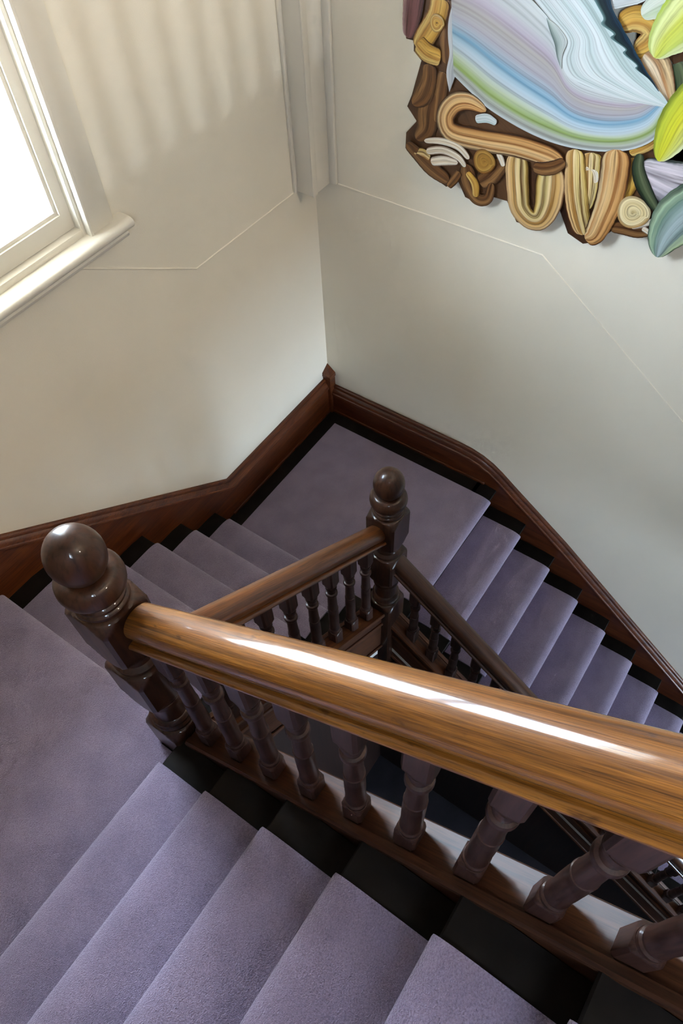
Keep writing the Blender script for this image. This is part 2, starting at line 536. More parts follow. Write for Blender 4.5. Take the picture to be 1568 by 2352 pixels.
obj('trim_2', mesh('corner_block', [(0, 0, -0.02), (c, 0, -0.02), (c, c, -0.02), (0, c, -0.02), (0, 0, 0.26), (c, 0, 0.272), (c, c, 0.262), (0, c, 0.262),
     (c + .006, 0, 0.285), (c + .006, c + .006, 0.272), (0, c + .006, 0.275), (c + .004, 0, 0.306), (c + .004, c + .004, 0.292), (0, c + .004, 0.297), (0, 0, 0.343)],
     [(0, 3, 2, 1), (1, 2, 6, 5), (2, 3, 7, 6), (0, 1, 5, 4), (3, 0, 4, 7), (5, 6, 9, 8), (6, 7, 10, 9), (8, 9, 12, 11), (9, 10, 13, 12), (11, 12, 14), (12, 13, 14)]), 'skirt_x',
    label='pointed wooden corner block where the two skirting boards meet', cat='trim', kind='structure')

# ------------------------------------------------------------------ window in the left wall
w = thing('window_1', 'bright white sash window with moulded sill at the left', 'window', (1.68, 0, 1.9), kind='structure')
ZS = 1.93
for sgn in (0, 1):
    fx = (lambda x: x) if not sgn else (lambda x: W1[0] + W1[1] - x)
    def bx(nm, xa, xb, y0, y1, z0, z1, bev, m='white', par=w):
        a, c_ = sorted((fx(xa), fx(xb)))
        return part(nm, box(nm, a, c_, y0, y1, z0, z1, bev), m, par)
    bx('architrave', 1.160, 1.266, 0, 0.022, ZS - 0.002, hz1 + 0.1, 0.006)
    bx('architrave_bead', 1.258, 1.272, 0, 0.030, ZS - 0.002, hz1 + 0.0, 0.005)
    bx('jamb', 1.268, 1.286, -0.22, 0.004, ZS - 0.002, hz1, 0.003)
part('architrave', box('architrave', 1.160, W1[0] + W1[1] - 1.160, 0, 0.022, hz1 + 0.005, hz1 + 0.11, 0.006), 'white', w)
part('sill', prism('sill', [(-0.24, 1.895), (0.052, 1.895), (0.062, 1.899), (0.068, 1.908), (0.069, 1.916), (0.065, 1.925), (0.056, 1.931), (0.045, 1.933), (-0.24, 1.940)], 0, 1.116, W1[0] + W1[1] - 1.116, smooth=50), 'white', w)
part('sill_step', box('sill_step', 1.28, hx1 - 0.002, -0.24, 0.004, 1.93, 1.958, 0.005), 'white', w)
part('apron_moulding', prism('apron_moulding', [(0, 1.848), (0.022, 1.850), (0.032, 1.858), (0.034, 1.868), (0.028, 1.874), (0.036, 1.884), (0.040, 1.895), (0, 1.895)], 0, 1.124, W1[0] + W1[1] - 1.124, smooth=50), 'white', w)
def sash(z0, z1, y0, y1, xa=1.283, xb=hx1 - 0.004):
    x0, x1 = W1[0], W1[1]
    rb, rt = z0, z1
    s = part('sash_frame', boxes('sash_frame', [(xa, x0, y0, y1, rb, rt), (x1, xb, y0, y1, rb, rt), (x0, x1, y0, y1, rb, rb + 0.062), (x0, x1, y0, y1, rt - 0.045, rt)]), 'white', w)
    g = 0.012
    za, zb = rb + 0.062, rt - 0.045
    part('glazing_bead', boxes('glazing_bead', [(x0, x0 + g, y0 + .006, y1 - 0.010, za, zb), (x1 - g, x1, y0 + .006, y1 - 0.010, za, zb), (x0 + g, x1 - g, y0 + .006, y1 - 0.010, za, za + g), (x0 + g, x1 - g, y0 + .006, y1 - 0.010, zb - g, zb)]), 'white', s)
    part('glass_pane', box('glass_pane', x0 + g, x1 - g, (y0 + y1) / 2 - 0.002, (y0 + y1) / 2 + 0.002, za + g, zb - g), 'glass', s)
sash(1.960, 2.90, -0.066, -0.026)
sash(2.87, 3.79, -0.112, -0.072)

# stair window in the far wall
w2 = thing('window_2', 'stair window low in the far wall behind the camera', 'window', (1.1, YF, 0.5), kind='structure')
part('frame', boxes('frame', [(W2[0] - .06, W2[0], YF, YF + .12, W2[2] - .06, W2[3] + .06), (W2[1], W2[1] + .06, YF, YF + .12, W2[2] - .06, W2[3] + .06), (W2[0], W2[1], YF, YF + .12, W2[2] - .06, W2[2]), (W2[0], W2[1], YF, YF + .12, W2[3], W2[3] + .06)]), 'white', w2)
part('glass_pane', box('glass_pane', W2[0], W2[1], YF + .05, YF + .054, W2[2], W2[3]), 'glass', w2)

w3 = thing('added_window', 'added unseen window in the near wall, there to light the near treads', 'window', (XMAX, 2.8, 3.2), kind='structure')
part('frame', boxes('frame', [(XMAX, XMAX + .12, W3[0] - .06, W3[0], W3[2] - .06, W3[3] + .06), (XMAX, XMAX + .12, W3[1], W3[1] + .06, W3[2] - .06, W3[3] + .06), (XMAX, XMAX + .12, W3[0], W3[1], W3[2] - .06, W3[2]), (XMAX, XMAX + .12, W3[0], W3[1], W3[3], W3[3] + .06)]), 'white', w3)
part('glass_pane', box('glass_pane', XMAX + .05, XMAX + .054, W3[0], W3[1], W3[2], W3[3]), 'glass', w3)

# brick wall across the yard, seen blown out through the glass
nb = thing('brick_wall', 'sunlit pinkish brick wall glimpsed through the window glass', 'wall', (0, -4.3, -2.4), kind='structure')
M['brick'] = noise_mat('pink_brick', (0.62, 0.40, 0.36), (0.74, 0.52, 0.47), 3, 0.9)
M['mortar'] = noise_mat('lime_mortar', (0.66, 0.62, 0.57), (0.72, 0.68, 0.63), 5, 0.95)
part('mortar_bed', box('mortar_bed', -5, 6, -4.6, -4.31, -2.6, 3.3), 'mortar', nb)
bm_ = box('brick', -0.108, 0.108, -0.05, 0.05, -0.033, 0.033)
bm_.materials.append(M['brick'])
cnt = 0
rest = []
for j in range(26):
    for i in range(14):
        x, z = -2.35 + i * 0.228 + (0.114 if j % 2 else 0), -1.45 + j * 0.076
        if cnt < 300 and -2.0 < x < 0.4:
            o = obj('brick', bm_, None, nb)
            o.location = (x, -0.05 + random.uniform(-.004, .004) + 0.0, z + 2.4)
            cnt += 1
        else:
            rest.append((x - .108, x + .108, -4.40, -4.302, z - .033, z + .033))
part('brick_field', boxes('brick_field', rest), 'brick', nb, kind='stuff')
obj('light_cutting_eave', box('light_cutting_eave', -0.4, XMAX + 0.4, -1.40, -0.28, 4.05, 4.2), 'white', label='added unseen white eave over the window, cutting steep skylight', cat='roof', kind='structure')  # added to keep steep skylight off the landing
obj('yard_ground', box('yard_ground', -6, 8, -4.6, -0.28, -2.62, -2.5), 'mortar', label='pale paved yard outside the window', cat='ground', kind='structure')

# ------------------------------------------------------------------ stairs
def carpet_profile(s0, zt, depth, riser, rad=0.025, over=0.034):
    out = [(s0 - depth, zt), (s0 - 0.075, zt)]
    for i in range(1, 9):                  # soft fall of the pile towards the nosing
        a = math.radians(90 - i * 11.25)
        out.append((s0 - 0.075 + 0.075 * math.cos(a), zt - rad + rad * math.sin(a)))
    for i in range(1, 5):
        a = math.radians(-i * 22)
        out.append((s0 - rad + rad * math.cos(a), zt - rad + rad * math.sin(a)))
    out += [(s0 - over, zt - 2 * rad - 0.012), (s0 - over, zt - riser + 0.0005)]
    inn = [(s0 - over - CT, zt - riser + 0.0005), (s0 - over - CT, zt - 0.046), (s0 - rad, zt - 0.038), (s0 - 0.011, zt - rad), (s0 - 0.030, zt - 0.017), (s0 - 0.075, zt - CT), (s0 - depth, zt - CT)]
    return out + inn

def mapped(profile, fn, w0, w1, name, edge=0.006, smooth=40):
    """extrude an (s, z) profile across the flight from w0 to w1, with slightly softened, fuzzy ends"""
    V, F = [], []
    n = len(profile)
    cs = sum(p[0] for p in profile) / n
    ws = [w0, w0 + edge] + [w0 + (w1 - w0) * k / 6 for k in range(1, 6)] + [w1 - edge, w1]
    for j, w_ in enumerate(ws):
        for s, z in profile:
            e = -0.004 if j in (0, len(ws) - 1) else 0.0
            V.append(fn(s + e * 0.3, w_, z + e * 0.4))
    m = len(ws)
    for j in range(m - 1):
        for i in range(n):
            F.append((j * n + i, j * n + (i + 1) % n, (j + 1) * n + (i + 1) % n, (j + 1) * n + i))
    F.append(tuple(range(n)))
    F.append(tuple(range((m - 1) * n, m * n)))
    return mesh(name, V, F, smooth=smooth)

def flight(label, group, nose, n, rise0, t, fn, wall_w, string_w, c0, c1, loc, soffit, first_depth=None, last_depth=None):
    """nose(k) -> (s, z) of step k; fn maps (s, w, z) to the room"""
    f = thing('stair_flight', label, 'stairs', loc)
    for k in range(n):
        s0, zt = nose(k)
        d = t + 0.03
        if first_depth and k == 0: d = first_depth
        if last_depth and k == n - 1: d = last_depth
        part('carpet_step', mapped(carpet_profile(s0, zt, d, R_ - CT * 0), fn, c0, c1, 'carpet_step'), 'carpet', f)
        tr = [(s0 - d - 0.012, zt - 0.0105), (s0 - 0.078, zt - 0.0105), (s0 - 0.040, zt - 0.0165), (s0 - 0.016, zt - 0.0195), (s0 - 0.012, zt - 0.026), (s0 - 0.020, zt - 0.036), (s0 - d - 0.012, zt - 0.036)]
        V, F = [], []
        part('tread', mapped(tr, fn, wall_w, string_w, 'tread', 0.001), 'black', f)
        rz = [(s0 - 0.060, zt - 0.036), (s0 - 0.0405, zt - 0.036), (s0 - 0.0405, zt - R_ - 0.012), (s0 - 0.060, zt - R_ - 0.012)]
        part('riser', mapped(rz, fn, wall_w, string_w, 'riser', 0.001), 'black', f)
    part('soffit', soffit, 'ceiling', f)
    return f

mid_fn = lambda s, w_, z: (-s, w_, z)
near_fn = lambda s, w_, z: (w_, -s, z)
right_fn = lambda s, w_, z: (w_, s, z)

# middle flight climbs along the window wall (nosings face the corner)
flight('short middle flight of mauve carpeted stairs against the window wall', None,
       lambda k: (-(LX + k * TM), (k + 1) * R_), 6, 0, TM, mid_fn, 0.025, YM - 0.045, EDGE, YM - 0.134, (1.7, 0.5, 0.0),
       prism('soffit', [(LX + 0.05, -0.25), (2.36, 0.76), (2.36, 0.72), (LX + 0.05, -0.29)], 1, 0.0, YM + 0.03), last_depth=0.12)
# near flight climbs towards the camera
flight('near flight of mauve carpeted stairs rising under the camera', None,
       lambda k: (-(NY + k * TN), H1 + (k + 1) * R_), 12, 0, TN, near_fn, XN + 0.045, XMAX - 0.03, XN + 0.134, XMAX - EDGE, (2.85, 1.1, H1),
       prism('soffit', [(NY + 0.05, H1 - 0.25), (3.65, ZUP - 0.26), (3.65, ZUP - 0.30), (NY + 0.05, H1 - 0.29)], 0, XN - 0.03, XMAX))
# right flight goes down along the picture wall
flight('lower flight of mauve carpeted stairs descending along the artwork wall', None,
       lambda k: (LY + k * TR, -k * R_), 14, 0, TR, right_fn, 0.025, XR - 0.045, EDGE, XR - 0.134, (0.5, 2.7, ZBOT),
       prism('soffit', [(LY - 0.1, -0.25), (LY + 14 * TR - 0.25, ZBOT + 0.02), (LY + 14 * TR - 0.30, ZBOT + 0.02), (LY - 0.1, -0.29)], 0, 0, XR + 0.03), first_depth=0.12)

ld = thing('stair_landing', 'mauve carpeted corner landing between two flights', 'landing', (0.5, 0.5, -0.2))
part('carpet', prism('carpet', [(EDGE, EDGE), (LX + 0.031, EDGE), (LX + 0.031, YM - 0.134), (XR - 0.085, YM - 0.134), (XR - 0.085, LY - 0.12), (EDGE, LY - 0.12)], 2, -CT, 0.0), 'carpet', ld)
part('boards', prism('boards', [(0.02, 0.02), (LX + 0.06, 0.02), (LX + 0.06, YM - 0.04), (XR - 0.04, YM - 0.04), (XR - 0.04, LY - 0.11), (0.02, LY - 0.11)], 2, -0.036, -0.0105), 'black', ld)
part('underside', prism('underside', [(0, 0), (XR + 0.03, 0), (XR + 0.03, YM + 0.03), (0, YM + 0.03)], 2, -0.29, -0.25), 'ceiling', ld)
lu = thing('stair_landing', 'mauve carpeted landing at the left edge of the picture', 'landing', (2.9, 0.5, H1 - 0.2))
xu = LX + 5 * TM
part('carpet', prism('carpet', [(xu + 0.12, EDGE), (XMAX - EDGE, EDGE), (XMAX - EDGE, NY + 0.031), (XN + 0.074, NY + 0.031), (XN + 0.074, YM - 0.134), (xu + 0.12, YM - 0.134)], 2, H1 - CT, H1), 'carpet', lu)
part('carpet', prism('carpet', [(xu + 0.004, YM - 0.134), (XN + 0.074, YM - 0.134), (XN + 0.074, YM - 0.072), (xu + 0.004, YM - 0.072)], 2, H1 - CT, H1), 'carpet', lu)
part('boards', prism('boards', [(xu + 0.11, 0.02), (XMAX - 0.02, 0.02), (XMAX - 0.02, NY + 0.06), (XN + 0.04, NY + 0.06), (XN + 0.04, YM - 0.04), (xu + 0.11, YM - 0.04)], 2, H1 - 0.036, H1 - 0.0105), 'black', lu)
part('underside', prism('underside', [(XN - 0.03, 0), (XMAX, 0), (XMAX, YM + 0.03), (XN - 0.03, YM + 0.03)], 2, H1 - 0.29, H1 - 0.25), 'ceiling', lu)

# dark panelled spandrels that close the space under the lower two flights
obj('trim_3', prism('spandrel_panel', [(XR, ZBOT), (2.30, ZBOT), (2.30, 0.72), (XR + 0.02, -0.27)], 1, YM - 0.02, YM + 0.012), 'panel',
    label='dark wooden panelling under the middle flight', cat='panelling', kind='structure')
obj('trim_4', prism('spandrel_panel', [(YM, ZBOT), (LY + 14 * TR - 0.4, ZBOT), (YM, -0.27)], 0, XR - 0.02, XR + 0.012), 'panel',
    label='dark wooden panelling under the lower flight', cat='panelling', kind='structure')

# ------------------------------------------------------------------ balustrades
def rail_profile(sc, st=1.255):
    h = [(0.024, -0.060), (0.026, -0.053), (0.040, -0.052), (0.0415, -0.049), (0.048, -0.048), (0.0540, -0.045), (0.0570, -0.039), (0.0560, -0.033), (0.0515, -0.0288), (0.0460, -0.0275), (0.0360, -0.0270),
         (0.0350, -0.0215), (0.0420, -0.0190), (0.0445, -0.0150), (0.0455, -0.008), (0.0468, 0.000), (0.0474, 0.008), (0.0472, 0.014), (0.0460, 0.020), (0.042, 0.029), (0.036, 0.037), (0.028, 0.0435), (0.018, 0.048), (0.009, 0.0505)]
    pr = [(a, b_) for a, b_ in h] + [(0, 0.051)] + [(-a, b_) for a, b_ in reversed(h)]
    return [(a * sc, b_ * sc * st) for a, b_ in pr]

BASE_H, TOP_H = 0.088, 0.135
bal_cache = {}
def baluster_meshes(L, gx=0.0, gy=0.0):
    key = (round(L, 3), round(gx, 3), round(gy, 3))
    if key in bal_cache:
        return bal_cache[key]
    q = L - BASE_H - TOP_H
    z = lambda f: BASE_H + q * f
    sh = [(z(0), 0.0235, 0), (z(0.015), 0.0245, 0), (z(0.04), 0.0245, 0), (z(0.05), 0.0205, 0), (z(0.07), 0.0205, 0), (z(0.08), 0.0232, 0), (z(0.10), 0.0232, 0), (z(0.115), 0.0212, 0),
          (z(0.25), 0.0224, 0), (z(0.42), 0.0222, 0), (z(0.505), 0.0212, 0), (z(0.51), 0.0222, 0), (z(0.53), 0.0222, 0), (z(0.535), 0.0205, 0), (z(0.70), 0.0188, 0), (z(0.815), 0.0176, 0),
          (z(0.82), 0.0236, 0), (z(0.835), 0.0252, 0), (z(0.855), 0.0252, 0), (z(0.87), 0.0236, 0), (z(0.875), 0.0180, 0), (z(0.93), 0.0178, 0), (z(0.955), 0.0205, 0), (z(0.96), 0.0235, 0), (z(1.0), 0.0235, 0)]
    base = [(-0.002, 0.0255, 1), (BASE_H - 0.014, 0.0255, 1, 0.0362), (BASE_H - 0.010, 0.0255, 1, 0.034), (BASE_H - 0.004, 0.0255, 1, 0.030), (BASE_H, 0.0255, 1, 0.0250)]
    t0 = L - TOP_H
    top = [(t0 - 0.001, 0.0265, 1, 0.0200), (t0 + 0.006, 0.0265, 1, 0.0225), (t0 + 0.014, 0.0265, 1, 0.0275), (t0 + 0.022, 0.0265, 1, 0.0330), (t0 + 0.030, 0.0265, 1, 0.0376), (L + 0.004, 0.0265, 1)]
    r = tuple(rings(nm, rows, n=24) for nm, rows in (('baluster', sh), ('base_block', base), ('top_block', top)))
    for m_, zsel in ((r[1], -0.002), (r[2], L + 0.004)):      # raking cuts that follow the pitch
        for v in m_.vertices:
            if abs(v.co.z - zsel) < 1e-4:
                v.co.z += gx * v.co.x + gy * v.co.y
    for m_ in r:
        m_.materials.append(M['bal'])
    bal_cache[key] = r
    return r

def balustrade(label, fn, zline, a0, a1, rail_rel, shelf_rel, positions, sc, rail_mat, str_mat, loc, flight_side, rail_u=0.0):
    b = thing('balustrade', label, 'balustrade', loc)
    side = Vector(fn(0, 1, 0)) - Vector(fn(0, 0, 0))
    def line(rel, n=2): return [fn(a0 + (a1 - a0) * i / (n - 1), 0, zline(a0 + (a1 - a0) * i / (n - 1)) + rel) for i in range(n)]
    part('handrail', sweep('handrail', rail_profile(sc), [Vector(p) + Vector(side) * rail_u for p in line(rail_rel, 12)], side, (0, 0, 1), smooth=42), rail_mat, b)
    e = flight_side
    cap = [(-0.046, -0.032), (-0.050, -0.024), (-0.050, -0.012), (-0.046, -0.007), (0.0295, -0.007), (0.0295, 0.0), (0.046, 0.0), (0.052, -0.006), (0.052, -0.024), (0.047, -0.032)]
    cap = [(u * e, v_ * 1.255) for u, v_ in cap]
    part('string_capping', sweep('string_capping', cap, line(shelf_rel), side, (0, 0, 1), smooth=40), str_mat, b)
    st = [(-0.030, -0.03), (0.044, -0.03), (0.044, -0.40), (-0.030, -0.40)]
    so = part('string_board', sweep('string_board', [(u * e, v_) for u, v_ in st], line(shelf_rel), side, (0, 0, 1)), str_mat, b)
    for v_ in (-0.13, -0.385):
        part('string_bead', sweep('string_bead', [(u * e, q + v_) for u, q in [(-0.028, 0.012), (-0.036, 0.012), (-0.041, 0.004), (-0.041, -0.006), (-0.036, -0.014), (-0.028, -0.014)]], line(shelf_rel), side, (0, 0, 1)), str_mat, so)
    L = rail_rel - 0.056 * sc * 1.255 - (shelf_rel - 0.006)
    d_ = Vector(fn(a0 + 1, 0, zline(a0 + 1))) - Vector(fn(a0, 0, zline(a0)))
    ms = baluster_meshes(L, d_.z if abs(d_.x) > 0.5 else 0.0, d_.z if abs(d_.y) > 0.5 else 0.0)
    for a in positions:
        x, y, z = fn(a, 0, zline(a) + shelf_rel - 0.007)
        s = obj('baluster', ms[0], None, b)
        s.location = Vector((x, y, z)) - Vector(loc)
        for nm, m_ in (('base_block', ms[1]), ('top_block', ms[2])):
            obj(nm, m_, None, s)
    return b

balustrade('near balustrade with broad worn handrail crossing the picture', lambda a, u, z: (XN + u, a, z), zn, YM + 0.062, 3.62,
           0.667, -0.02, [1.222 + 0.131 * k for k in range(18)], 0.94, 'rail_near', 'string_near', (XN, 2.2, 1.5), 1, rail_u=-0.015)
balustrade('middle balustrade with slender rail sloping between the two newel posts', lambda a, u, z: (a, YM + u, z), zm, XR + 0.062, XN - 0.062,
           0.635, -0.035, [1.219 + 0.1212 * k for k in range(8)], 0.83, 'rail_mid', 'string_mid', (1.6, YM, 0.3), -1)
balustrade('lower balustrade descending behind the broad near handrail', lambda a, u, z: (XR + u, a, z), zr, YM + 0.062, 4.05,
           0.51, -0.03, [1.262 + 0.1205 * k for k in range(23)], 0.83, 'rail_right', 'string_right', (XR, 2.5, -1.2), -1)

def newel(label, x, y, z0, h=0.070, drop=0.75):
    t = thing('newel_post', label, 'newel post', (x, y, z0))
    def up(z):      # square block below turning round above: arched shoulders cut by the lathe
        return [(z - 0.034, h, 1, h * 1.42), (z - 0.030, h, 1, h * 1.37), (z - 0.022, h, 1, h * 1.27), (z - 0.012, h, 1, h * 1.15), (z - 0.004, h, 1, h * 1.05), (z, h, 1, h * 0.975)]
    def dn(z):      # round below, square block above
        return [(z, h, 1, h * 0.975), (z + 0.004, h, 1, h * 1.05), (z + 0.012, h, 1, h * 1.15), (z + 0.022, h, 1, h * 1.27), (z + 0.030, h, 1, h * 1.37), (z + 0.034, h, 1, h * 1.42)]
    rows = [(-drop - .10, 0.010, 0), (-drop - .09, 0.026, 0), (-drop - .06, 0.036, 0), (-drop - .035, 0.030, 0), (-drop - .03, 0.05, 0), (-drop - .01, 0.055, 0)] + dn(-drop) + up(0.192) + [
            (0.194, 0.060, 0), (0.198, 0.0655, 0), (0.210, 0.0665, 0), (0.219, 0.061, 0), (0.221, 0.056, 0), (0.226, 0.0635, 0), (0.238, 0.0645, 0), (0.247, 0.058, 0), (0.25, 0.053, 0),
            (0.262, 0.0525, 0), (0.29, 0.050, 0), (0.325, 0.051, 0), (0.345, 0.0545, 0), (0.348, 0.061, 0), (0.360, 0.0625, 0), (0.370, 0.059, 0), (0.373, 0.055, 0), (0.380, 0.0625, 0), (0.390, 0.065, 0), (0.398, 0.061, 0), (0.401, 0.058, 0)] + dn(0.402) + up(0.612) + [
            (0.614, 0.058, 0), (0.618, 0.064, 0), (0.630, 0.065, 0), (0.638, 0.057, 0), (0.642, 0.0525, 0), (0.660, 0.052, 0), (0.672, 0.055, 0), (0.675, 0.063, 0), (0.688, 0.065, 0), (0.696, 0.060, 0)] + dn(0.698) + up(0.914) + [
            (0.916, 0.060, 0), (0.920, 0.0655, 0), (0.929, 0.0655, 0), (0.935, 0.061, 0), (0.937, 0.057, 0), (0.940, 0.062, 0), (0.948, 0.063, 0), (0.954, 0.058, 0), (0.956, 0.055, 0), (0.975, 0.053, 0), (0.985, 0.05, 0)]
    obj('post', rings('post', rows, n=48, smooth=30), 'newel', t)
    col = [(0.958, 0.048, 0), (0.962, 0.058, 0), (0.970, 0.068, 0), (0.982, 0.0755, 0), (0.996, 0.0780, 0), (1.010, 0.0765, 0), (1.023, 0.071, 0), (1.032, 0.064, 0), (1.036, 0.056, 0), (1.037, 0.045, 0)]
    obj('collar', rings('collar', col, n=40, smooth=50), 'newel', t)
    eg = []
    for i in range(19):
        a = -1.05 + (math.pi / 2 + 1.05) * i / 18
        eg.append((1.094 + 0.076 * math.sin(a), max(0.0006, 0.0635 * math.cos(a)), 0))
    obj('finial', rings('finial', eg, n=40, smooth=60), 'newel', t)
    return t
newel('large newel post with acorn finial at the left end of the broad handrail', XN, YM - 0.022, H1 + 0.006)
newel('smaller-looking newel post with acorn finial standing on the corner landing', XR, YM + 0.008, 0.0)
newel('newel post at the head of the near flight, out of view', XN, 3.70, ZUP - 0.35)

# upper landing balustrade, above and behind the camera: its balusters shade the window wall in stripes
ub = thing('balustrade', 'level balustrade along the edge of the upper floor, above the picture', 'balustrade', (1.1, 3.66, ZUP))
part('handrail', sweep('handrail', rail_profile(0.83, 1.0), [(0.0, 3.66, ZUP + 0.92), (XN - 0.06, 3.66, ZUP + 0.92)], (0, 1, 0), (0, 0, 1)), 'rail_mid', ub)
part('string_capping', box('string_capping', 0.0, XN - 0.06, 3.60, 3.72, ZUP - 0.24, ZUP + 0.05, 0.006), 'string_mid', ub)
ms = baluster_meshes(0.83)
for k in range(20):
    s = obj('baluster', ms[0], None, ub)
    s.location = (0.08 + k * 0.108 - 1.1, 0, 0.05)
    for nm, m_ in (('base_block', ms[1]), ('top_block', ms[2])):
        obj(nm, m_, None, s)

# unseen globe added to lift the window wall with warm light
px_, py_, pz_ = 1.55, 5.7, 5.05
pl = thing('fill_globe', 'added warm fill globe, unseen in the upper corridor', 'lamp', (px_, py_, pz_))
m_, t_, n_, l_, b_ = nt('warm_fill_glow')
b_.inputs['Base Color'].default_value = (0.9, 0.86, 0.78, 1)
b_.inputs['Emission Color'].default_value = (1.0, 0.84, 0.66, 1)
b_.inputs['Emission Strength'].default_value = 240.0
M['fill_glow'] = m_
globe = [(0.17 * math.sin(a), max(0.001, 0.17 * math.cos(a)), 0) for a in [-math.pi / 2 + math.pi * i / 16 for i in range(17)]]
obj('globe_shade', rings('globe_shade', globe, n=24, smooth=60), 'fill_glow', pl)
obj('rod', rings('rod', [(0.165, 0.05, 0), (0.19, 0.05, 0), (0.20, 0.010, 0), (ZTOP - pz_ - 0.03, 0.010, 0), (ZTOP - pz_ - 0.025, 0.06, 0), (ZTOP - pz_, 0.06, 0)], n=20), 'metal', pl)

# spotlight added out of view, in place of the daylight behind the stripes
sx, sy, sz = 2.45, 11.9, 5.62
sl = thing('stripelight', 'added unseen spotlight at the end of the upper corridor', 'lamp', (sx, sy, sz))
part('housing', rings('housing', [(0.0, 0.03, 0), (0.01, 0.05, 0), (0.12, 0.05, 0), (0.14, 0.02, 0), (0.48, 0.012, 0)], n=20), 'metal', sl)
sl.children[0].matrix_parent_inverse = Matrix.Identity(4)
ldt = bpy.data.lights.new('stripelight_beam', 'SPOT')
ldt.energy = 720
ldt.spot_size = math.radians(26)
ldt.spot_blend = 0.6
ldt.shadow_soft_size = 0.07
ldt.color = (0.80, 0.90, 1.0)
lo = bpy.data.objects.new('stripelight_beam', ldt)
COL.objects.link(lo)
lo.parent = sl
lo.location = (0, -0.06, -0.02)
lo.rotation_euler = (Vector((0.7, 0, 2.5)) - Vector((sx, sy, sz))).to_track_quat('-Z', 'Y').to_euler()

